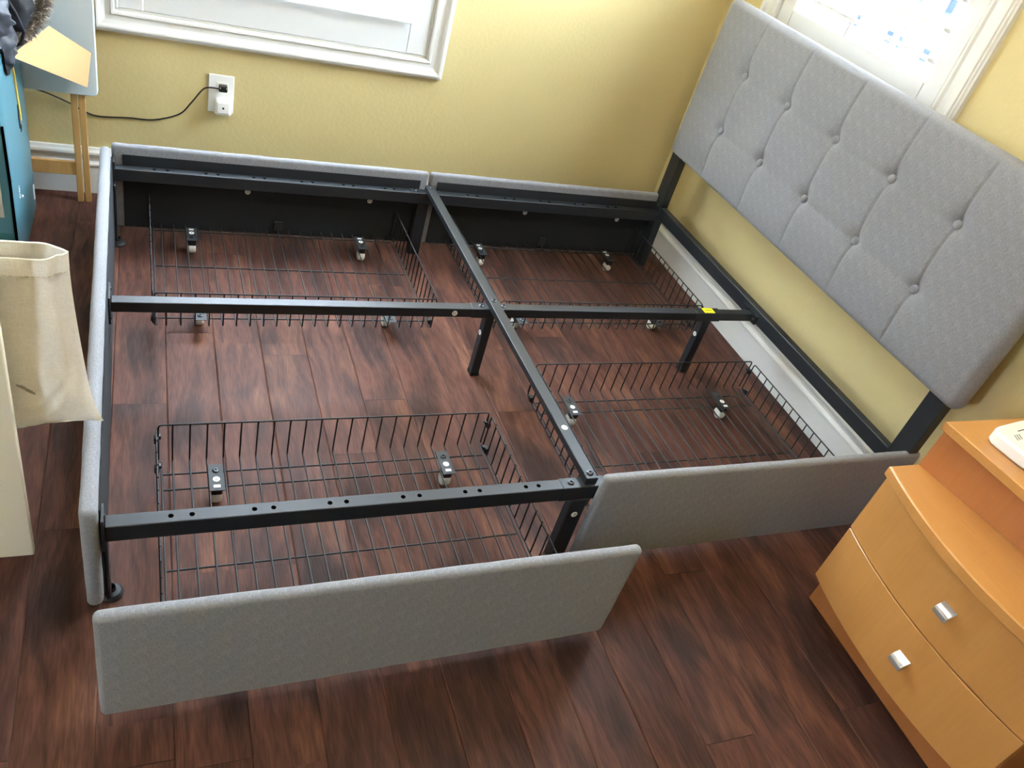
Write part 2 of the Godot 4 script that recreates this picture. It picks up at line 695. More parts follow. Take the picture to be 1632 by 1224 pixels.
# wall_at(u, v, n): u along the wall, v up, n out of the wall into the room
func build_windows() -> void:
	fill_window()
	var t1 := Transform3D(Basis(Vector3.RIGHT, Vector3.UP, Vector3.BACK), Vector3(0, 0, ZW))
	window_unit("window_1", "white louvred shutter window above the wall outlet", t1, W1, 0.060, 0.056, 0.066, 0.112, 0.118, 62.0, [], 0.045)
	# u runs along +z and n points to -x
	var t2 := Transform3D(Basis(Vector3.BACK, Vector3.UP, Vector3.LEFT), Vector3(XW, 0, 0))
	window_unit("window_2", "white louvred shutter window behind the headboard with a bright view", t2, W2, 0.085, 0.07, 0.06, 0.095, 0.0775, -8.0, [-0.345], 0.05, 1.34)


# plain window added in the left wall, out of view, for fill light
func fill_window() -> void:
	var w := Node3D.new()
	w.name = "window_3"
	add_child(w)
	struct(w, "added unseen white framed window in the left wall for fill light", "window")
	var st := mb()
	for r in [[W3[0], W3[1], W3[2], W3[2] + 0.06], [W3[0], W3[1], W3[3] - 0.06, W3[3]], [W3[0], W3[0] + 0.06, W3[2] + 0.06, W3[3] - 0.06], [W3[1] - 0.06, W3[1], W3[2] + 0.06, W3[3] - 0.06]]:
		rbox(st, Vector3(X0 - 0.08, (r[2] + r[3]) / 2, (r[0] + r[1]) / 2), Vector3(0.06, r[3] - r[2], r[1] - r[0]), 0.004)
	obj("window_frame", st, mats.trim, w)
	st = mb()
	rbox(st, Vector3(X0 - 0.08, (W3[2] + W3[3]) / 2, (W3[0] + W3[1]) / 2), Vector3(0.004, W3[3] - W3[2] - 0.12, W3[1] - W3[0] - 0.12), 0.0005)
	obj("pane", st, mats.glass, w)


func window_unit(called: String, label: String, t: Transform3D, o: Array, casing: float, reveal: float, stile: float, rail: float, pitch: float, tilt: float, rods: Array, slat_gap: float, split := 9.0) -> void:
	var w := Node3D.new()
	w.name = called
	add_child(w)
	struct(w, label, "window")
	var u0: float = o[0]
	var u1: float = o[1]
	var v0: float = o[2]
	var v1: float = o[3]
	# moulded casing: profile over (out, across), across growing away from the opening
	var k := casing / 0.060
	var prof := PackedVector2Array([Vector2(0, 0), Vector2(0.010, 0), Vector2(0.016, 0.003 * k), Vector2(0.017, 0.009 * k), Vector2(0.011, 0.013 * k), Vector2(0.012, 0.026 * k), Vector2(0.017, 0.037 * k),
		Vector2(0.024, 0.043 * k), Vector2(0.025, 0.048 * k), Vector2(0.021, 0.050 * k), Vector2(0.021, 0.054 * k), Vector2(0.017, 0.056 * k), Vector2(0.016, casing), Vector2(0, casing)])
	var b := t.basis
	for e in [[t * Vector3(u0, v0, 0), t * Vector3(u1, v0, 0), -b.y], [t * Vector3(u0, v1, 0), t * Vector3(u1, v1, 0), b.y], [t * Vector3(u0, v0, 0), t * Vector3(u0, v1, 0), -b.x], [t * Vector3(u1, v0, 0), t * Vector3(u1, v1, 0), b.x]]:
		var st := mb()
		strip(st, prof, e[0], e[1], b.z, e[2], 1.0, 1.0)
		obj("casing", st, mats.trim, w)
	# lining of the opening
	var st2 := mb()
	for r in [[u0, u1, v0, v0 + 0.006], [u0, u1, v1 - 0.006, v1], [u0, u0 + 0.006, v0, v1], [u1 - 0.006, u1, v0, v1]]:
		rbox(st2, t * Vector3((r[0] + r[1]) / 2, (r[2] + r[3]) / 2, -WT / 2), Vector3(r[1] - r[0], r[3] - r[2], WT - 0.002), 0.001, b)
	obj("window_lining", st2, mats.trim, w)
	# shutter panel: stiles and rails set just inside the casing
	var th := 0.028
	var zc := -0.010
	var ga := 0.0022
	var f0 := u0 + 0.006 + ga
	var f1 := u1 - 0.006 - ga
	var g0 := v0 + 0.006 + ga
	var g1 := v1 - 0.006 - ga
	for r in [[f0, f0 + stile, g0, g1], [f1 - stile, f1, g0, g1]]:
		var s := mb()
		rbox(s, t * Vector3((r[0] + r[1]) / 2, (r[2] + r[3]) / 2, zc), Vector3(r[1] - r[0], r[3] - r[2], th), 0.003, b)
		obj("stile", s, mats.shutter, w)
	for r in [[f0 + stile + 0.0012, f1 - stile - 0.0012, g0, g0 + rail], [f0 + stile + 0.0012, f1 - stile - 0.0012, g1 - rail, g1]]:
		var s := mb()
		rbox(s, t * Vector3((r[0] + r[1]) / 2, (r[2] + r[3]) / 2, zc), Vector3(r[1] - r[0], r[3] - r[2], th), 0.003, b)
		obj("rail", s, mats.shutter, w)
	# louvres: an elliptic section turned by tilt
	var lm := mb()
	var len := f1 - f0 - 2.0 * stile - 0.006
	var half := pitch * 0.56
	var sec := PackedVector2Array()
	for i in 16:
		var a := TAU * (i + 0.5) / 16
		sec.append(Vector2(signf(cos(a)) * pow(absf(cos(a)), 0.35) * half, signf(sin(a)) * pow(absf(sin(a)), 0.5) * 0.0055))
	strip(lm, sec, Vector3(-len / 2, 0, 0), Vector3(len / 2, 0, 0), Vector3.BACK, Vector3.UP)
	var lmesh := lm.commit()
	var v := g0 + rail + slat_gap
	while v < minf(g1 - rail, split - 0.04) - 0.02:
		var bs := b * Basis(Vector3.RIGHT, deg_to_rad(tilt))
		put("louver", lmesh, mats.shutter, w, Transform3D(bs, t * Vector3((f0 + f1) / 2, v, zc)))
		v += pitch
	if split < v1:
		var s := mb()
		rbox(s, t * Vector3((f0 + f1) / 2, split, zc), Vector3(f1 - f0 - 2.0 * stile - 0.0024, 0.05, th), 0.003, b)
		obj("rail", s, mats.shutter, w)
	for r in rods:
		var s := mb()
		rbox(s, t * Vector3(r, (g0 + rail + split) / 2, zc + 0.008), Vector3(0.012, split - g0 - rail, 0.012), 0.002, b)
		obj("tilt_rod", s, mats.shutter, w)
	# the window itself: sash frame and a pane
	var sa := mb()
	for r in [[u0 + 0.006, u1 - 0.006, v0 + 0.006, v0 + 0.045], [u0 + 0.006, u1 - 0.006, v1 - 0.045, v1 - 0.006], [u0 + 0.006, u0 + 0.045, v0 + 0.045, v1 - 0.045], [u1 - 0.045, u1 - 0.006, v0 + 0.045, v1 - 0.045]]:
		rbox(sa, t * Vector3((r[0] + r[1]) / 2, (r[2] + r[3]) / 2, -0.12), Vector3(r[1] - r[0], r[3] - r[2], 0.03), 0.003, b)
	obj("sash", sa, mats.trim, w)
	var pn := mb()
	rbox(pn, t * Vector3((u0 + u1) / 2, (v0 + v1) / 2, -0.12), Vector3(u1 - u0 - 0.085, v1 - v0 - 0.085, 0.004), 0.0005, b)
	obj("pane", pn, mats.glass, w)


func build_outside() -> void:
	# a pale apartment building across the street, seen through the louvres
	var o := thing("apartment_building", "pale apartment building with tall blue windows seen through the louvres", "building")
	var st := mb()
	rbox(st, Vector3(34, -4.0, -27), Vector3(8, 12, 46), 0.05)
	obj("wall", st, mats.facade, o)
	var pm := mb()
	rbox(pm, Vector3.ZERO, Vector3(0.12, 1.25, 0.42), 0.01)
	var pmesh := pm.commit()
	var fm := mb()
	for r in [[0, 0.66, 0.56, 0.07], [0, -0.66, 0.56, 0.07]]:
		rbox(fm, Vector3(-0.02, r[1], 0), Vector3(0.16, r[3], r[2]), 0.01)
	for s in [-1, 1]:
		rbox(fm, Vector3(-0.02, 0, 0.245 * s), Vector3(0.16, 1.25, 0.07), 0.01)
	var fmesh := fm.commit()
	for row in 4:
		for col in 22:
			var z := -44.0 + col * 1.55 + (0.75 if col % 3 == 1 else 0.0)
			var y := 0.6 - row * 2.05
			var f := put("window_frame", fmesh, mats.facade, o, Transform3D(Basis(), Vector3(29.97, y, z)))
			put("pane", pmesh, mats.pane_blue, f)
	st = mb()
	rbox(st, Vector3(29.9, -2.6, -36.6), Vector3(0.5, 2.6, 1.3), 0.03)
	obj("awning", st, mats.ochre, o)
	st = mb()
	wall_box(st, Vector3(-120, -10.4, -120), Vector3(120, -10.0, 120))
	struct(obj("ground", st, mats.ground), "pale street level far below the windows", "ground")


# ---------------------------------------------------------------- bed frame

const FH := 0.239    # top of the steel rails


func bar(called: String, a: Vector3, b: Vector3, r: float, m: Material, parent: Node) -> MeshInstance3D:
	var st := mb()
	rbox(st, (a + b) / 2, (b - a).abs(), r, Basis(), 2)
	return obj(called, st, m, parent)


func padded(st: SurfaceTool, c: Vector3, s: Vector3, r: float, seed_: int) -> void:
	cloth_noise = noise(9.0, 2, seed_)
	rbox(st, c, s, r, Basis(), 3, Vector3i(maxi(1, int(s.x / 0.03)), maxi(1, int(s.y / 0.03)), maxi(1, int(s.z / 0.03))), "cloth")
	fin(st)


func sticker(parent: Node, at: Vector3, normal: Vector3, up: Vector3, r: float, text: String) -> void:
	var st := mb()
	disc(st, at, normal, r, 0.0006, 20)
	var s := obj("number_sticker", st, mats.paper, parent)
	s.set_meta("label", "round white number sticker")
	var z := normal.normalized()
	var y := (up - z * up.dot(z)).normalized()
	var t := letters(text, r * 0.95, 0.0004)
	put("number", t, mats.ink, s, Transform3D(Basis(y.cross(z), y, z), at + z * 0.0008))


func bolt(parent: Node, at: Vector3, normal: Vector3, r := 0.0075) -> void:
	var st := mb()
	var y := normal.normalized()
	var x := y.cross(Vector3.RIGHT if absf(y.x) < 0.9 else Vector3.BACK).normalized()
	lathe(st, [Vector2(r, 0), Vector2(r * 0.95, r * 0.3), Vector2(r * 0.6, r * 0.5), Vector2(r * 0.42, r * 0.5), Vector2(r * 0.38, r * 0.1), Vector2(0.0001, r * 0.1)], Transform3D(Basis(x, y, x.cross(y)), at), 14)
	obj("bolt", st, mats.zinc, parent)


const HB := 0.018      # the headboard is not quite centred on the frame


func headboard_shape(p: Vector3, n: Vector3) -> float:
	# p.x < 0 is the room side; the board is centred on the origin
	var d := 0.0
	if n.x < -0.3:
		var ez := clampf((0.735 - absf(p.z)) / 0.16, 0.0, 1.0)
		var ey := clampf((0.2725 - absf(p.y)) / 0.14, 0.0, 1.0)
		d += 0.016 * (1.0 - (1.0 - ez) * (1.0 - ez)) * (1.0 - (1.0 - ey) * (1.0 - ey))
		for i in range(-2, 3):
			var dz := p.z + HB - 0.24 * i
			d -= 0.0050 * exp(-pow(absf(dz) / 0.0032, 1.5)) * smoothstep(0.272, 0.23, absf(p.y))
			d -= 0.0022 * exp(-pow(dz / 0.020, 2.0)) * smoothstep(0.272, 0.2, absf(p.y))
			for by in [0.091, -0.094]:
				var r := Vector2(dz, p.y - by)
				d -= 0.017 * exp(-pow(r.length() / 0.024, 1.4))
				# a pleat that fans out above each button
				if r.y > 0.0:
					d -= 0.005 * exp(-pow(r.x / (0.012 + r.y * 0.25), 2.0)) * exp(-r.y / 0.05)
		for by in [0.091, -0.094]:
			if absf(p.z) < 0.6:
				d -= 0.0013 * exp(-pow((p.y - by) / 0.006, 2.0)) * smoothstep(0.6, 0.45, absf(p.z))
	return d


func build_bed() -> void:
	var bed := thing("bed_frame", "grey fabric double bed frame with tufted headboard and bare black steel rails", "bed")
	bed.rotation.y = BED_TURN
	# footboard
	var st := mb()
	padded(st, Vector3(-0.0145, 0.162, 0), Vector3(0.028, 0.256, 1.405), 0.0125, 4)
	var fb := obj("footboard", st, mats.fabric, bed)
	bar("backing", Vector3(-0.002, 0.036, -0.678), Vector3(0.0025, 0.268, 0.678), 0.001, mats.backing, fb)
	# steel angle on the inside of the footboard with two feet
	for s in [-1.0, 1.0]:
		var lg := bar("leg", Vector3(0.003, 0.018, s * 0.655 - 0.02), Vector3(0.010, 0.20, s * 0.655 + 0.02), 0.003, mats.steel, bed)
		var fo := mb()
		lathe(fo, [Vector2(0.0001, 0), Vector2(0.021, 0), Vector2(0.022, 0.004), Vector2(0.017, 0.011), Vector2(0.009, 0.014), Vector2(0.008, 0.022)], Transform3D(Basis(), Vector3(0.009, 0, s * 0.648)), 24)
		obj("foot_glide", fo, mats.rubber, lg)
		bar("corner_plate", Vector3(0.003, 0.185, s * 0.677 - 0.022), Vector3(0.0075, 0.262, s * 0.677 + 0.022), 0.001, mats.steel, bed)
		bolt(bed, Vector3(0.0075, 0.252, s * 0.677), Vector3.RIGHT, 0.005)
	bar("corner_plate", Vector3(0.003, 0.190, -0.034), Vector3(0.0075, 0.262, 0.034), 0.001, mats.steel, bed)
	bolt(bed, Vector3(0.0075, 0.250, -0.024), Vector3.RIGHT, 0.005)
	bolt(bed, Vector3(0.0075, 0.204, 0.026), Vector3.RIGHT, 0.005)
	# side rails
	for s in [-1.0, 1.0]:
		var rail := bar("side_rail", Vector3(0.008, FH - 0.038, s * 0.6765 - 0.015), Vector3(0.905, FH, s * 0.6765 + 0.015), 0.0025, mats.steel, bed)
		var rail2 := bar("side_rail", Vector3(0.99, FH - 0.038, s * 0.6765 - 0.015), Vector3(1.878, FH, s * 0.6765 + 0.015), 0.0025, mats.steel, bed)
		var sleeve := bar("rail_sleeve", Vector3(0.892, FH - 0.0395, s * 0.6765 - 0.0165), Vector3(1.002, FH + 0.0012, s * 0.6765 + 0.0165), 0.0025, mats.steel, bed)
		bolt(sleeve, Vector3(0.916, FH + 0.0012, s * 0.6765), Vector3.UP, 0.0078)
		for base in [[0.113, 0.148, 0.255, 0.289, 0.393, 0.425, 0.538, 0.572, 0.670, 0.702, 0.808, 0.838], [1.10, 1.135, 1.24, 1.275, 1.38, 1.415, 1.52, 1.555, 1.66, 1.695]]:
			var hm := mb()
			for x in base:
				disc(hm, Vector3(x, FH, s * 0.6765), Vector3.UP, 0.0048, 0.0004, 14)
			obj("slat_hole", hm, mats.hole, rail if base[0] < 1.0 else rail2)
		var leg := bar("leg", Vector3(0.925, 0.0, s * 0.682 - 0.013), Vector3(0.966, FH - 0.036, s * 0.682 + 0.013), 0.003, mats.steel, bed)
		sticker(leg, Vector3(0.945, 0.155, 0.669 if s < 0 else 0.695), Vector3.BACK, Vector3.UP, 0.0078, "3") if s > 0 else null
		rail.set_meta("label", "black steel side rail with slat holes along its top")
	# centre beam, from foot to head, in two halves with a sleeve
	bar("centre_beam", Vector3(0.008, FH - 0.028, -0.015), Vector3(0.92, FH, 0.015), 0.0025, mats.steel, bed)
	bar("centre_beam", Vector3(1.0, FH - 0.028, -0.015), Vector3(1.69, FH, 0.015), 0.0025, mats.steel, bed)
	bar("centre_beam", Vector3(1.70, FH - 0.028, -0.014), Vector3(1.878, FH - 0.001, 0.014), 0.0025, mats.steel, bed)
	var mid := bar("beam_sleeve", Vector3(0.898, FH - 0.0295, -0.0165), Vector3(1.022, FH + 0.0012, 0.0165), 0.0025, mats.steel, bed)
	bolt(mid, Vector3(0.928, FH + 0.0012, 0), Vector3.UP)
	bolt(mid, Vector3(0.995, FH + 0.0012, 0), Vector3.UP)
	var hs := bar("beam_sleeve", Vector3(1.655, FH - 0.0295, -0.0165), Vector3(1.752, FH + 0.0012, 0.0165), 0.0025, mats.steel, bed)
	var yl := mb()
	rbox(yl, Vector3(1.705, FH + 0.0016, 0), Vector3(0.040, 0.0008, 0.026), 0.0003)
	var yel := obj("warning_label", yl, mats.yellow, hs)
	yel.set_meta("label", "small yellow label with a dark line of print")
	bar("print_line", Vector3(1.692, FH + 0.0019, -0.002), Vector3(1.719, FH + 0.0022, 0.001), 0.0001, mats.ink, yel)
	sticker(bed, Vector3(0.848, FH - 0.0145, 0.0151), Vector3.BACK, Vector3.UP, 0.0078, "12")
	for q in [[0.9585, 0.013], [1.709, 0.014]]:
		var lg := bar("leg", Vector3(q[0] - q[1], 0.012, -0.014), Vector3(q[0] + q[1], FH - 0.027, 0.014), 0.003, mats.steel, bed)
		bar("rubber_foot", Vector3(q[0] - q[1] - 0.001, 0.0, -0.015), Vector3(q[0] + q[1] + 0.001, 0.016, 0.015), 0.003, mats.rubber, lg)
		sticker(lg, Vector3(q[0] - q[1], 0.15, 0.0), Vector3.LEFT, Vector3.UP, 0.0078, "1")
	# cross beam lying over the rails
	var cb := bar("cross_beam", Vector3(0.9465, FH, -0.69), Vector3(0.9765, FH + 0.0185, 0.685), 0.0025, mats.steel, bed)
	bolt(cb, Vector3(0.9615, FH + 0.0185, 0.668), Vector3.UP, 0.0085)
	bolt(cb, Vector3(0.9615, FH + 0.0185, 0.0), Vector3.UP)
	bolt(cb, Vector3(0.9615, FH + 0.0185, -0.668), Vector3.UP)
	sticker(cb, Vector3(0.9615, FH + 0.0185, 0.52), Vector3.UP, Vector3.LEFT, 0.0078, "2")
	# headboard posts and rail
	for s in [-1.0, 1.0]:
		var post := bar("headboard_post", Vector3(1.880, 0.012, s * 0.690 - 0.029), Vector3(1.912, 0.80, s * 0.690 + 0.029), 0.003, mats.steel, bed)
		bar("rubber_foot", Vector3(1.879, 0.0, s * 0.690 - 0.03), Vector3(1.913, 0.016, s * 0.690 + 0.03), 0.003, mats.rubber, post)
		sticker(post, Vector3(1.8795, 0.20 if s < 0 else 0.17, s * 0.690 - 0.012), Vector3.LEFT, Vector3.UP, 0.0078, "5")
		bolt(post, Vector3(1.88, 0.262, s * 0.690 + 0.01), Vector3.LEFT, 0.006)
	bar("headboard_rail", Vector3(1.880, FH - 0.022, -0.661), Vector3(1.908, FH + 0.022, 0.661), 0.003, mats.steel, bed)
	for s in [-1.0, 1.0]:
		bar("beam_bracket", Vector3(1.873, FH - 0.024, s * 0.027 - 0.012), Vector3(1.8805, FH + 0.006, s * 0.027 + 0.012), 0.001, mats.steel, bed)
		bolt(bed, Vector3(1.873, FH - 0.012, s * 0.027), Vector3.LEFT, 0.005)
	# headboard: one padded board, leaning back a little
	var tilt := Basis(Vector3.BACK, -0.03)
	var hb := mb()
	rbox(hb, Vector3.ZERO, Vector3(0.056, 0.545, 1.47), 0.024, Basis(), 5, Vector3i(2, 90, 440), "headboard")
	fin(hb)
	var head := obj("headboard", hb, mats.fabric, bed)
	head.transform = Transform3D(tilt, Vector3(1.908 - 0.016, 0.737, 0.018))
	# buttons
	var bm := mb()
	lathe(bm, [Vector2(0.0115, -0.004), Vector2(0.0125, 0.0), Vector2(0.0115, 0.004), Vector2(0.008, 0.0068), Vector2(0.004, 0.008), Vector2(0.0001, 0.0083)], Transform3D(Basis(Vector3.BACK, PI / 2), Vector3()), 18)
	var bmesh := bm.commit()
	for i in range(-2, 3):
		for by in [0.091, -0.094]:
			put("button", bmesh, mats.fabric, head, Transform3D(Basis(), Vector3(-0.0285, by, 0.24 * i - HB)))


# ---------------------------------------------------------------- the four under-bed drawers

func build_drawers() -> void:
	var spots := [
		[0.478, 0.893, 0.0, "underbed drawer pulled out in front with its wire basket fully open to view"],
		[1.4445, 0.702, 0.0, "closed underbed drawer nearest the wooden nightstand, between cross beam and headboard"],
		[0.4805, -0.702, PI, "closed underbed drawer below the wall outlet, at the footboard end by the back wall"],
		[1.4445, -0.702, PI, "closed underbed drawer in the room corner by the back wall under the headboard end"]]
	var first: Node3D = null
	for s in spots:
		var d: Node3D
		if first == null:
			d = make_drawer()
			first = d
		else:
			d = first.duplicate()
			d.name = numbered("underbed_drawer")
			add_child(d, true)
		tag(d, s[3], "drawer", "four underbed drawers with wire baskets")
		d.transform = Transform3D(Basis(Vector3.UP, BED_TURN), Vector3()) * Transform3D(Basis(Vector3.UP, s[2]), Vector3(s[0], 0, s[1]))


# local: front panel from z = 0 to 0.024, basket towards -z, centred on x
func make_drawer() -> Node3D:
	var d := Node3D.new()
	d.name = numbered("underbed_drawer")
	add_child(d, true)
	var st := mb()
	padded(st, Vector3(0, 0.160, 0.012), Vector3(0.960, 0.268, 0.024), 0.0105, 11)
	var fp := obj("front_panel", st, mats.fabric, d)
	bar("backing", Vector3(-0.452, 0.033, -0.0025), Vector3(0.452, 0.266, 0.003), 0.001, mats.backing, fp)
	for x in [-0.29, 0.10]:
		sticker(fp, Vector3(x, 0.178, -0.0026), Vector3.FORWARD, Vector3.UP, 0.0085, "01")
	var zb := -0.547
	var zf := -0.006
	var rim := 0.155
	var bot := 0.05
	var hw := 0.383
	var wr := 0.0020
	# long wires: along the bottom, then up the back
	var lm := mb()
	tube(lm, PackedVector3Array([Vector3(0, bot, zf), Vector3(0, bot, zb + 0.006), Vector3(0, bot + 0.002, zb + 0.002), Vector3(0, bot + 0.006, zb), Vector3(0, rim, zb)]), wr, 6)
	var lmesh := lm.commit()
	for i in 21:
		put("basket_wire", lmesh, mats.wire, d, Transform3D(Basis(), Vector3(-0.351 + 0.0351 * i, 0, 0)))
	# cross wires
	for z in [zb + 0.041, zb + 0.087, zb + 0.301, zb + 0.505]:
		var cm := mb()
		tube(cm, PackedVector3Array([Vector3(-hw + 0.012, bot - 0.0025, z), Vector3(hw - 0.012, bot - 0.0025, z)]), 0.0022, 6)
		obj("cross_wire", cm, mats.wire, d)
	# back rim with its two corner drops
	var rm := mb()
	tube(rm, rounded([Vector3(-hw + 0.004, bot + 0.004, zb), Vector3(-hw + 0.004, rim, zb), Vector3(hw - 0.004, rim, zb), Vector3(hw - 0.004, bot + 0.004, zb)], 0.009), 0.0021, 6)
	obj("back_rim", rm, mats.wire, d)
	# side fences
	for s in [-1.0, 1.0]:
		var x: float = s * hw
		var sm := mb()
		tube(sm, rounded([Vector3(x, bot, zf), Vector3(x, rim - 0.004, zf), Vector3(x, rim - 0.004, zb + 0.010), Vector3(x, bot, zb + 0.010), Vector3(x, bot, zf + 0.002)], 0.008), 0.0021, 6)
		tube(sm, PackedVector3Array([Vector3(x - s * 0.009, bot, zb + 0.006), Vector3(x - s * 0.009, bot, zf)]), 0.0021, 6)
		obj("side_rim", sm, mats.wire, d)
		for i in 14:
			var z := zb + 0.045 + i * 0.0351
			var vm := mb()
			tube(vm, PackedVector3Array([Vector3(x, bot - 0.001, z), Vector3(x, rim - 0.002, z)]), wr, 6)
			obj("side_wire", vm, mats.wire, d)
		for q in [Vector3(x, 0.118, zb + 0.004), Vector3(x, 0.056, zb + 0.030)]:
			var km := mb()
			rbox(km, q, Vector3(0.010, 0.017, 0.016), 0.003)
			rbox(km, q + Vector3(-s * 0.006, 0.004, -0.004), Vector3(0.008, 0.010, 0.012), 0.003)
			obj("clip", km, mats.black_plastic, d)
	# a bracket that ties the basket to the panel
	bar("panel_bracket", Vector3(-0.014, 0.05, -0.010), Vector3(0.014, 0.082, -0.0025), 0.002, mats.steel, d)
	# casters on flat brackets
	for x in [-0.265, 0.265]:
		for zc in [zb + 0.064, -0.066]:
			var sg := -1.0 if zc < -0.3 else 1.0
			var bp := bar("caster_bracket", Vector3(x - 0.016, bot + 0.0018, zc - 0.040), Vector3(x + 0.016, bot + 0.0038, zc + 0.040), 0.0008, mats.bracket, d)
			bar("caster_fork", Vector3(x - 0.0115, 0.030, zc - 0.014 - sg * 0.018), Vector3(x + 0.0115, bot + 0.002, zc + 0.014 - sg * 0.018), 0.003, mats.steel, bp)
			bolt(bp, Vector3(x, bot + 0.0038, zc - 0.020), Vector3.UP, 0.0075)
			sticker(bp, Vector3(x, bot + 0.0038, zc + 0.006), Vector3.UP, Vector3.FORWARD, 0.0075, "2")
			var lb := mb()
			rbox(lb, Vector3(x, bot + 0.0041, zc + 0.027), Vector3(0.014, 0.0006, 0.008), 0.0002)
			obj("paper_label", lb, mats.paper, bp)
			var wm := mb()
			lathe(wm, [Vector2(0.0001, -0.011), Vector2(0.014, -0.011), Vector2(0.0165, -0.009), Vector2(0.0175, -0.005), Vector2(0.0175, 0.005), Vector2(0.0165, 0.009), Vector2(0.014, 0.011), Vector2(0.0001, 0.011)],
				Transform3D(Basis(Vector3.BACK, PI / 2), Vector3(x, 0.0178, zc - sg * 0.018)), 20)
			obj("wheel", wm, mats.nylon, bp)
	return d


# a polyline with rounded corners
func rounded(pts: Array, r: float) -> PackedVector3Array:
	var out := PackedVector3Array([pts[0]])
	for i in range(1, pts.size() - 1):
		var p: Vector3 = pts[i]
		var a: Vector3 = (pts[i - 1] - p).normalized()
		var b: Vector3 = (pts[i + 1] - p).normalized()
		for k in 4:
			var t := k / 3.0
			out.append(p + a * r * (1.0 - t) * (1.0 - t) + b * r * t * t)
	out.append(pts[-1])
	return out


# ---------------------------------------------------------------- nightstand

const NZ0 := 0.88
const NZ1 := 1.40


func bow_poly(x_edge: float, sag: float, back: float, z0: float, z1: float) -> PackedVector2Array:
	var p := PackedVector2Array()
	for i in 25:
		var t := i / 24.0
		p.append(Vector2(x_edge - sag * 4.0 * t * (1.0 - t), lerpf(z0, z1, t)))
	p.append(Vector2(back, z1))
	p.append(Vector2(back, z0))
	return p


func build_nightstand() -> void:
	var n := thing("nightstand", "honey coloured wooden nightstand with bowed drawer fronts beside the bed", "nightstand")
	var st := mb()
	prism(st, bow_poly(1.582, 0.001, 1.985, NZ0 + 0.004, NZ1 - 0.004), 0.0, 0.092, 0.004)
	obj("plinth", st, mats.beech_dark, n)
	st = mb()
	prism(st, bow_poly(1.566, 0.036, 1.99, NZ0 + 0.001, NZ1 - 0.001), 0.092, 0.435, 0.001)
	obj("body", st, mats.beech_dark, n)
	for y in [[0.096, 0.2645], [0.2675, 0.4335]]:
		st = mb()
		var p := bow_poly(1.547, 0.036, 1.566, NZ0, NZ1)
		var q := PackedVector2Array()
		for i in 25:
			q.append(p[i])
		for i in 25:
			q.append(p[24 - i] + Vector2(0.0195, 0))
		prism(st, q, y[0], y[1], 0.0016)
		var f := obj("drawer_front", st, mats.beech, n)
		# curved metal pull
		var zc := 1.166
		var yc: float = 0.352 if y[0] > 0.2 else 0.186
		var hm := mb()
		var sec := PackedVector2Array()
		for i in 11:
			var t := i / 10.0
			sec.append(Vector2(1.512 - 0.020 * sin(PI * 0.5 * minf(1.0, t * 1.6)) , lerpf(0.011, -0.013, t)))
		for i in 11:
			var t := 1.0 - i / 10.0
			sec.append(Vector2(1.5145 - 0.019 * sin(PI * 0.5 * minf(1.0, t * 1.6)), lerpf(0.0085, -0.0145, t)))
		prism(hm, sec, -0.017, 0.017, 0.0008, Transform3D(Basis(Vector3.RIGHT, Vector3.FORWARD, Vector3.UP), Vector3(0, yc, zc)))
		var h := obj("handle", hm, mats.chrome, f)
		h.set_meta("label", "small curved brushed metal pull")
	st = mb()
	prism(st, bow_poly(1.532, 0.046, 1.995, NZ0 - 0.002, NZ1 + 0.002), 0.4365, 0.463, 0.003)
	obj("top", st, mats.beech, n)
	# raised tier at the back
	st = mb()
	prism(st, PackedVector2Array([Vector2(1.615, NZ0 + 0.001), Vector2(1.728, NZ1 - 0.001), Vector2(1.99, NZ1 - 0.001), Vector2(1.99, NZ0 + 0.001)]), 0.463, 0.566, 0.001)
	obj("riser", st, mats.beech_dark, n)
	st = mb()
	prism(st, PackedVector2Array([Vector2(1.602, NZ0 - 0.002), Vector2(1.655, NZ1 + 0.002), Vector2(1.995, NZ1 + 0.002), Vector2(1.995, NZ0 - 0.002)]), 0.566, 0.588, 0.002)
	obj("riser_top", st, mats.beech, n)
	# white plastic device lying on the tier
	var dv := thing("router_box", "white rounded plastic device with vent slots lying on the nightstand", "router")
	dv.position = Vector3(1.742, 0.588, 0.975)
	dv.rotation.y = deg_to_rad(9)
	var poly := PackedVector2Array()
	for i in 40:
		var a := TAU * i / 40
		poly.append(Vector2(signf(cos(a)) * pow(absf(cos(a)), 0.38) * 0.082, signf(sin(a)) * pow(absf(sin(a)), 0.38) * 0.056))
	st = mb()
	prism(st, poly, 0.001, 0.031, 0.005)
	obj("case", st, mats.plastic, dv)
	st = mb()
	for i in 3:
		rbox(st, Vector3(-0.048 + i * 0.008, 0.0311, -0.016), Vector3(0.0018, 0.0006, 0.016), 0.0002, Basis(Vector3.UP, -0.5))
	rbox(st, Vector3(0.005, 0.0311, -0.030), Vector3(0.050, 0.0006, 0.002), 0.0002)
	obj("vent_slot", st, mats.ink, dv)
	st = mb()
	lathe(st, [Vector2(0.0001, 0.0), Vector2(0.022, 0.0), Vector2(0.022, 0.0012), Vector2(0.0001, 0.0016)], Transform3D(Basis(), Vector3(0.02, 0.0308, 0.006)), 24)
	obj("button_disc", st, mats.plastic, dv)
	var cb := mb()
	tube(cb, PackedVector3Array([Vector3(1.725, 0.5925, 1.042), Vector3(1.75, 0.5925, 1.075), Vector3(1.80, 0.5925, 1.11), Vector3(1.87, 0.5925, 1.15), Vector3(1.94, 0.5925, 1.16)]), 0.003, 8)
	tag(obj("power_cable", cb, mats.black_plastic), "short black cable curling beside the white device", "cable")


# ---------------------------------------------------------------- outlet and cord

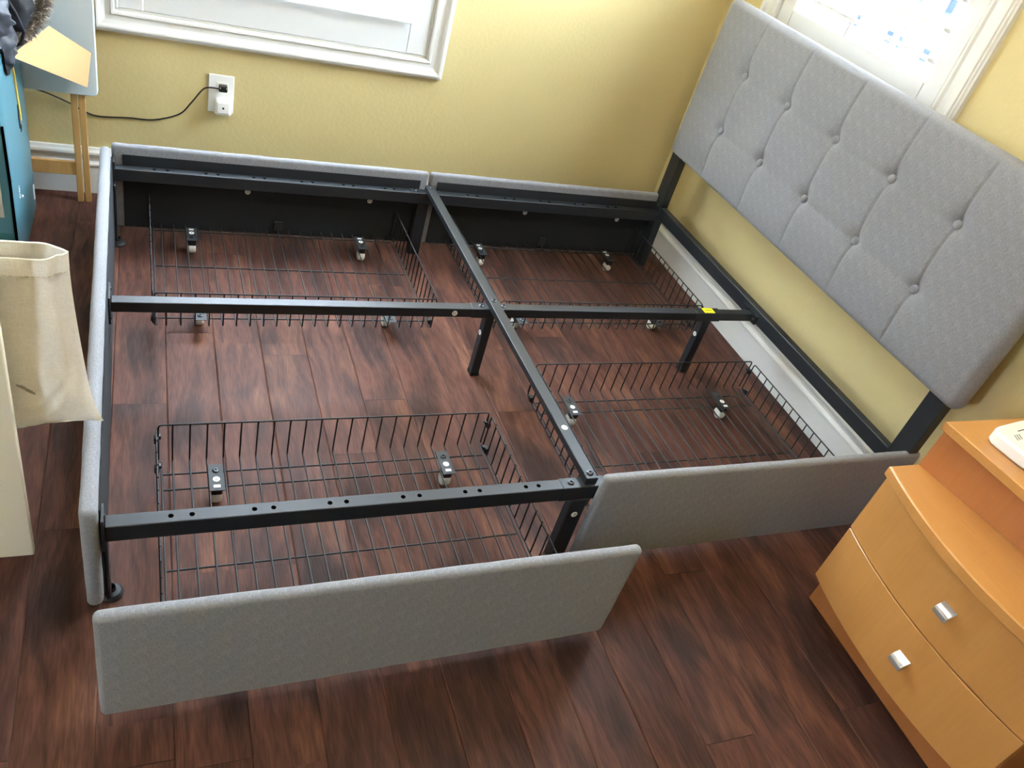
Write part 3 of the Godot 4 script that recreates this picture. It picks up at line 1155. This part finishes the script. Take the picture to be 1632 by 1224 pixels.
func build_wall_things() -> void:
	var z := ZW
	var p := thing("wall_outlet", "white duplex wall outlet plate below the shuttered window", "outlet")
	var st := mb()
	rbox(st, Vector3(0.300, 0.377, z + 0.003), Vector3(0.0775, 0.121, 0.006), 0.0028, Basis(), 2)
	obj("cover_plate", st, mats.plastic, p)
	st = mb()
	for y in [0.401, 0.353]:
		rbox(st, Vector3(0.303, y, z + 0.0068), Vector3(0.034, 0.029, 0.003), 0.0014, Basis(), 2)
	obj("socket_face", st, mats.plastic, p)
	# black plug with its cord
	var pl := thing("electric_cord", "thin black cord plugged into the outlet and running left", "cord")
	st = mb()
	rbox(st, Vector3(0.3045, 0.4015, z + 0.020), Vector3(0.026, 0.019, 0.024), 0.004, Basis(), 2)
	var plug := obj("plug", st, mats.black_plastic, pl)
	st = mb()
	for x in [0.2955, 0.3145]:
		disc(st, Vector3(x, 0.406, z + 0.032), Vector3.BACK, 0.0016, 0.0004, 10)
	obj("rivet", st, mats.paper, plug)
	var path := Curve3D.new()
	var spots := [Vector3(0.294, 0.400, -0.952), Vector3(0.262, 0.400, -0.953), Vector3(0.243, 0.387, -0.958), Vector3(0.212, 0.339, -0.966), Vector3(0.176, 0.295, -0.970), Vector3(0.102, 0.267, -0.971),
		Vector3(0.031, 0.264, -0.972), Vector3(-0.048, 0.258, -0.972), Vector3(-0.087, 0.267, -0.971), Vector3(-0.140, 0.296, -0.968), Vector3(-0.208, 0.323, -0.962), Vector3(-0.30, 0.34, -0.955), Vector3(-0.45, 0.30, -0.955), Vector3(-0.62, 0.02, -0.94)]
	for i in spots.size():
		var d: Vector3 = (spots[mini(i + 1, spots.size() - 1)] - spots[maxi(i - 1, 0)]) / 6.0
		path.add_point(spots[i], -d, d)
	path.bake_interval = 0.008
	st = mb()
	tube(st, path.get_baked_points(), 0.0024, 7, 1.0)
	obj("cord", st, mats.black_plastic, pl)
	# small square plug-in light
	var nl := thing("plug_in_night_light", "small square white plug-in sensor light in the lower socket", "night light")
	st = mb()
	rbox(st, Vector3(0.306, 0.342, z + 0.020), Vector3(0.053, 0.053, 0.028), 0.010, Basis(), 3)
	obj("housing", st, mats.plastic, nl)
	st = mb()
	rbox(st, Vector3(0.306, 0.343, z + 0.0345), Vector3(0.036, 0.034, 0.004), 0.0015, Basis(), 2)
	obj("front_plate", st, mats.paper, nl)
	st = mb()
	disc(st, Vector3(0.306, 0.343, z + 0.0363), Vector3.BACK, 0.0035, 0.0006, 16)
	obj("sensor_eye", st, mats.ink, nl)


# ---------------------------------------------------------------- the things at the foot end

func build_left_things() -> void:
	# folded tray table
	var t := thing("folding_tray_table", "folded pale topped tray table with light wooden legs standing against the back wall", "table")
	var poly := PackedVector2Array()
	var r := 0.016
	for cnr in [[-0.062, 0.372, -90.0], [-0.062, 0.85, 0.0], [-0.46, 0.85, 90.0], [-0.46, 0.372, 180.0]]:
		for i in 6:
			var a := deg_to_rad(cnr[2] + i * 18.0)
			poly.append(Vector2(cnr[0] + cos(a) * r, cnr[1] + sin(a) * r))
	var st := mb()
	prism(st, poly, -0.896, -0.878, 0.003, Transform3D(Basis(Vector3.RIGHT, Vector3.BACK, Vector3.UP), Vector3()))
	obj("tabletop", st, mats.tray, t)
	for x in [[-0.121, -0.1035, 0.0], [-0.1, -0.0825, 0.0], [-0.44, -0.4225, 0.0], [-0.419, -0.4015, 0.0]]:
		bar("leg", Vector3(x[0], 0.0, -0.912), Vector3(x[1], 0.80, -0.896), 0.002, mats.pale_wood, t)
	bar("stretcher", Vector3(-0.4015, 0.088, -0.912), Vector3(-0.121, 0.132, -0.900), 0.002, mats.pale_wood, t)
	# teal carton
	var b := thing("teal_carton", "tall teal cardboard carton at the foot of the bed under the jacket", "box")
	st = mb()
	rbox(st, Vector3(-0.4165, 0.300, -0.634), Vector3(0.369, 0.60, 0.430), 0.003, Basis(), 1, Vector3i(1, 8, 8), "carton")
	obj("carton_body", fin(st), mats.teal, b)
	st = mb()
	rbox(st, Vector3(-0.425, 0.30, -0.4195), Vector3(0.350, 0.21, 0.003), 0.001)
	obj("front_picture", st, mats.card_grey, b)
	st = mb()
	rbox(st, Vector3(-0.4165, 0.075, -0.4195), Vector3(0.366, 0.15, 0.003), 0.001)
	obj("front_band", st, mats.teal_dark, b)
	st = mb()
	prism(st, PackedVector2Array([Vector2(0.50, -0.652), Vector2(0.467, -0.661), Vector2(0.41, -0.668), Vector2(0.375, -0.680), Vector2(0.345, -0.684), Vector2(0.340, -0.694), Vector2(0.375, -0.697), Vector2(0.41, -0.682), Vector2(0.467, -0.670), Vector2(0.50, -0.658)]), -0.232, -0.2245, 0.0, Transform3D(Basis(Vector3.UP, Vector3.RIGHT, Vector3.BACK), Vector3()))
	var pr := obj("printed_mark", st, mats.ochre, b)
	pr.set_meta("label", "yellow and black printed mark")
	st = mb()
	prism(st, PackedVector2Array([Vector2(0.40, -0.657), Vector2(0.37, -0.650), Vector2(0.335, -0.654), Vector2(0.335, -0.664), Vector2(0.37, -0.661)]), -0.232, -0.2243, 0.0, Transform3D(Basis(Vector3.UP, Vector3.RIGHT, Vector3.BACK), Vector3()))
	prism(st, PackedVector2Array([Vector2(0.338, -0.676), Vector2(0.320, -0.668), Vector2(0.326, -0.684)]), -0.232, -0.2243, 0.0, Transform3D(Basis(Vector3.UP, Vector3.RIGHT, Vector3.BACK), Vector3()))
	obj("printed_mark", st, mats.ink, b)
	st = mb()
	for i in 5:
		rbox(st, Vector3(-0.2280, 0.225 - i * 0.008, -0.535), Vector3(0.004, 0.005, 0.005), 0.0003)
	rbox(st, Vector3(-0.2280, 0.176, -0.575), Vector3(0.006, 0.006, 0.006), 0.0003)
	rbox(st, Vector3(-0.2312, 0.065, -0.815), Vector3(0.004, 0.045, 0.012), 0.0003)
	obj("printed_label", st, mats.paper, b)
	st = mb()
	tube(st, PackedVector3Array([Vector3(-0.2315, 0.02, -0.4215), Vector3(-0.229, 0.15, -0.4195), Vector3(-0.2285, 0.30, -0.4195), Vector3(-0.231, 0.44, -0.4215)]), 0.0035, 8)
	obj("open_seam", st, mats.hole, b)
	build_jacket()
	# tan folder
	var fo := mb()
	var a := Vector3(-0.222, 0.545, -0.605)
	var q := [a, Vector3(-0.072, 0.386, -0.868), Vector3(-0.058, 0.487, -0.869), Vector3(-0.150, 0.572, -0.79)]
	var n := Vector3(0.05, 0.35, 1).normalized() * 0.003
	quad(fo, q[0] + n, q[1] + n, q[2] + n, q[3] + n)
	quad(fo, q[3], q[2], q[1], q[0])
	for i in 4:
		var j := (i + 1) % 4
		quad(fo, q[i], q[j], q[j] + n, q[i] + n)
	tag(obj("tan_folder", fo, mats.tan), "flat tan cardboard folder leaning on the tray table below the jacket", "folder")
	# cream board
	var cr := thing("cream_panel", "upright cream coloured board at the foot end in front of the tote bag", "panel")
	st = mb()
	rbox(st, Vector3(-0.468, 0.42, 0.530), Vector3(0.70, 0.84, 0.016), 0.003, Basis(), 2)
	obj("board", st, mats.cream, cr)
	build_tote()


func build_jacket() -> void:
	var j := thing("winter_jacket", "dark grey puffy jacket with a fur trimmed hood piled on the carton", "jacket")
	# puffy shell: a few soft lobes, each a wrinkled ellipsoid
	var st := mb()
	var nz := noise(14.0, 3, 40)
	for l in [[Vector3(-0.243, 0.590, -0.600), Vector3(0.040, 0.082, 0.075), 0.2], [Vector3(-0.40, 0.645, -0.62), Vector3(0.17, 0.06, 0.16), 0.1], [Vector3(-0.262, 0.64, -0.56), Vector3(0.055, 0.07, 0.07), -0.4]]:
		lobe(st, l[0], l[1], Basis(Vector3.UP, l[2]), nz, 0.016)
	obj("shell", fin(st), mats.shell, j)
	st = mb()
	var nl := noise(10.0, 2, 41)
	lobe(st, Vector3(-0.222, 0.662, -0.705), Vector3(0.048, 0.090, 0.055), Basis(Vector3.UP, 0.3), nl, 0.008)
	obj("hood_lining", fin(st), mats.lining, j)
	st = mb()
	tube(st, PackedVector3Array([Vector3(-0.225, 0.70, -0.60), Vector3(-0.205, 0.655, -0.615), Vector3(-0.190, 0.60, -0.635), Vector3(-0.200, 0.565, -0.645), Vector3(-0.225, 0.555, -0.645)]), 0.0045, 7)
	obj("piping", st, mats.lining, j)
	# fur: a tapering roll thick with strands
	var path := Curve3D.new()
	var spots := [Vector3(-0.140, 0.72, -0.74), Vector3(-0.150, 0.655, -0.74), Vector3(-0.160, 0.618, -0.725), Vector3(-0.180, 0.590, -0.705), Vector3(-0.203, 0.570, -0.685), Vector3(-0.222, 0.560, -0.67)]
	for i in spots.size():
		var d: Vector3 = (spots[mini(i + 1, 5)] - spots[maxi(i - 1, 0)]) / 6.0
		path.add_point(spots[i], -d, d)
	path.bake_interval = 0.006
	var pts := path.get_baked_points()
	st = mb()
	var g := RandomNumberGenerator.new()
	g.seed = 3
	for i in 5200:
		var f := g.randf()
		var p := pts[mini(int(f * pts.size()), pts.size() - 1)]
		var rad := lerpf(0.026, 0.014, f)
		var d := Vector3(g.randfn(), g.randfn(), g.randfn()).normalized()
		var root := p + d * rad * 0.45
		var tip := p + d * rad * g.randf_range(0.8, 1.25) + Vector3(g.randfn(), g.randfn() - 0.5, g.randfn()) * 0.0045
		var side := (tip - root).cross(Vector3(g.randfn(), g.randfn(), g.randfn())).normalized() * 0.0011
		var shade := g.randf()
		var col := Color(0.36, 0.27, 0.20).lerp(Color(0.85, 0.75, 0.64), shade)
		for v in [root - side, tip, root + side]:
			st.set_color(col)
			st.set_normal(d)
			st.add_vertex(v)
	var fur := obj("fur_trim", st, mats.fur, j)
	fur.set_meta("kind", "stuff")
	fur.set_meta("label", "pale brown fur edge of the hood")


func lobe(st: SurfaceTool, c: Vector3, s: Vector3, turn: Basis, nz: FastNoiseLite, amp: float) -> void:
	var nu := 36
	var nv := 20
	var ps := []
	for j in nv + 1:
		for i in nu:
			var a := TAU * i / nu
			var b := PI * j / nv - PI / 2
			var d := Vector3(cos(a) * cos(b), sin(b), sin(a) * cos(b))
			var p := c + turn * (d * s)
			p += (turn * d) * amp * (absf(nz.get_noise_3d(p.x, p.y * 2.0, p.z)) * 2.0 - 0.5)
			if p.y < 0.6015:
				if p.x > -0.262:
					p.x = maxf(p.x, -0.2245)
				else:
					p.y = 0.6015
			ps.append(p)
	for j in nv:
		for i in nu:
			var k := (i + 1) % nu
			var q: Array = [ps[j * nu + i], ps[j * nu + k], ps[(j + 1) * nu + k], ps[(j + 1) * nu + i]]
			for t in [0, 1, 2, 0, 2, 3]:
				st.set_smooth_group(0)
				st.add_vertex(q[t])


func build_tote() -> void:
	var tb := thing("tote_bag", "cream canvas tote bag with a dark smudge resting on the footboard edge", "bag")
	var nz := noise(7.0, 3, 77)
	var nx := 44
	var ny := 52
	# two cloth sides; s = +1 towards the camera
	for side in [1.0, -1.0]:
		var st := mb()
		var ps := []
		for j in ny + 1:
			for i in nx + 1:
				ps.append(tote_point(float(i) / nx, float(j) / ny, side, nz))
		for j in ny:
			for i in nx:
				var q: Array = [ps[j * (nx + 1) + i], ps[j * (nx + 1) + i + 1], ps[(j + 1) * (nx + 1) + i + 1], ps[(j + 1) * (nx + 1) + i]]
				for t in ([0, 2, 1, 0, 3, 2] if side > 0 else [0, 1, 2, 0, 2, 3]):
					st.set_smooth_group(0)
					st.add_vertex(q[t])
		obj("front_cloth" if side > 0 else "back_cloth", fin(st), mats.canvas, tb)
	# sewn hem bands, a second thickness near the opening
	for side in [1.0, -1.0]:
		var st := mb()
		var top := 1.0 if side > 0 else 1.0
		for i in nx:
			var u0 := float(i) / nx
			var u1 := float(i + 1) / nx
			var off := Vector3(0, 0, 0.0028 * side)
			var lo := 0.915
			for k in 3:
				var v0 := lerpf(lo, top, k / 3.0)
				var v1 := lerpf(lo, top, (k + 1) / 3.0)
				var q := [tote_point(u0, v0, side, nz) + off, tote_point(u1, v0, side, nz) + off, tote_point(u1, v1, side, nz) + off, tote_point(u0, v1, side, nz) + off]
				for t in ([0, 2, 1, 0, 3, 2] if side > 0 else [0, 1, 2, 0, 2, 3]):
					st.set_smooth_group(0)
					st.add_vertex(q[t])
		obj("hem", fin(st), mats.canvas, tb)
	for side in [1.0, -1.0]:
		var st := mb()
		var rim := PackedVector3Array()
		for i in nx + 1:
			rim.append(tote_point(float(i) / nx, 1.0, side, nz) + Vector3(0, 0.0005, 0.0008 * side))
		tube(st, rim, 0.0022, 7)
		obj("rim_fold", st, mats.canvas, tb)
	var sw := mb()
	for i in 90:
		if i % 2 == 0:
			var a := tote_point(i / 90.0, 0.918, 1.0, nz) + Vector3(0, 0, 0.0035)
			var c2 := tote_point((i + 1.1) / 90.0, 0.918, 1.0, nz) + Vector3(0, 0, 0.0035)
			tube(sw, PackedVector3Array([a, c2]), 0.0007, 5)
	obj("stitching", sw, mats.thread, tb)
	# straps that loop over the cream board
	for side in [1.0, -1.0]:
		var st := mb()
		var path := Curve3D.new()
		var z: float = 0.494 + 0.012 * side
		var spots := [Vector3(-0.120, 0.60, z), Vector3(-0.128, 0.665, z), Vector3(-0.155, 0.77, z - 0.002), Vector3(-0.20, 0.835, 0.505), Vector3(-0.235, 0.853, 0.53), Vector3(-0.28, 0.80, 0.507 + 0.005 * side), Vector3(-0.305, 0.66, z), Vector3(-0.31, 0.60, z)]
		for i in spots.size():
			var d: Vector3 = (spots[mini(i + 1, 7)] - spots[maxi(i - 1, 0)]) / 6.0
			path.add_point(spots[i], -d, d)
		path.bake_interval = 0.01
		tube(st, path.get_baked_points(), 0.012, 8, 0.12)
		obj("strap", st, mats.canvas, tb)
	# smudge
	var sm := mb()
	var c := Vector2(0.735, 0.27)
	for i in 5:
		var u := c.x + (i - 2) * 0.012
		var v := c.y - (i - 2) * 0.010
		var p := tote_point(u, v, 1.0, nz) + Vector3(0, 0, 0.0012)
		rbox(sm, p, Vector3(0.010, 0.004 + 0.002 * (i % 2), 0.0006), 0.0003, Basis(Vector3.BACK, -0.7))
	var o := obj("smudge", sm, plain(c8(174, 168, 154), 0.9), tb)
	o.set_meta("label", "grey smudge on the cloth")


func tote_point(u: float, v: float, side: float, nz: FastNoiseLite) -> Vector3:
	# u: left to right, v: bottom to top
	var y := lerpf(0.293, 0.652, v)
	var right := -0.017 + 0.004 * sin(v * 5.0) + 0.030 * pow(1.0 - v, 5.0)
	var left := -0.36
	var x := lerpf(left, right, u)
	# the lower corner juts out, the bottom sags a little left of it
	y += 0.006 * pow(1.0 - v, 3.0) * sin(u * 9.0)
	y += 0.004 * (1.0 - v) * smoothstep(0.9, 1.0, u)
	var edge := clampf(minf(u, 1.0 - u) / 0.10, 0.0, 1.0)
	var low := clampf(v / 0.16, 0.0, 1.0)
	var puff := 0.017 * sqrt(edge) * sqrt(low) * (1.0 - 0.65 * v)
	var fold := 0.008 * nz.get_noise_3d(x * 2.4 + y * 0.8, y * 0.8, side * 3.0) * edge
	fold *= 1.0 - 0.7 * v
	fold += 0.004 * (1.0 - 0.8 * v) * nz.get_noise_3d(x * 5.0 - y * 3.0, y * 3.0, 9.0) * edge
	if side > 0.0:
		y -= 0.012 * v * v * edge
		fold -= 0.004 * exp(-pow((u - 0.955) / 0.012, 2.0)) * smoothstep(0.25, 0.4, v)
	else:
		y += 0.010 * v * v * edge
	return Vector3(x, y, 0.486 + side * puff + fold)
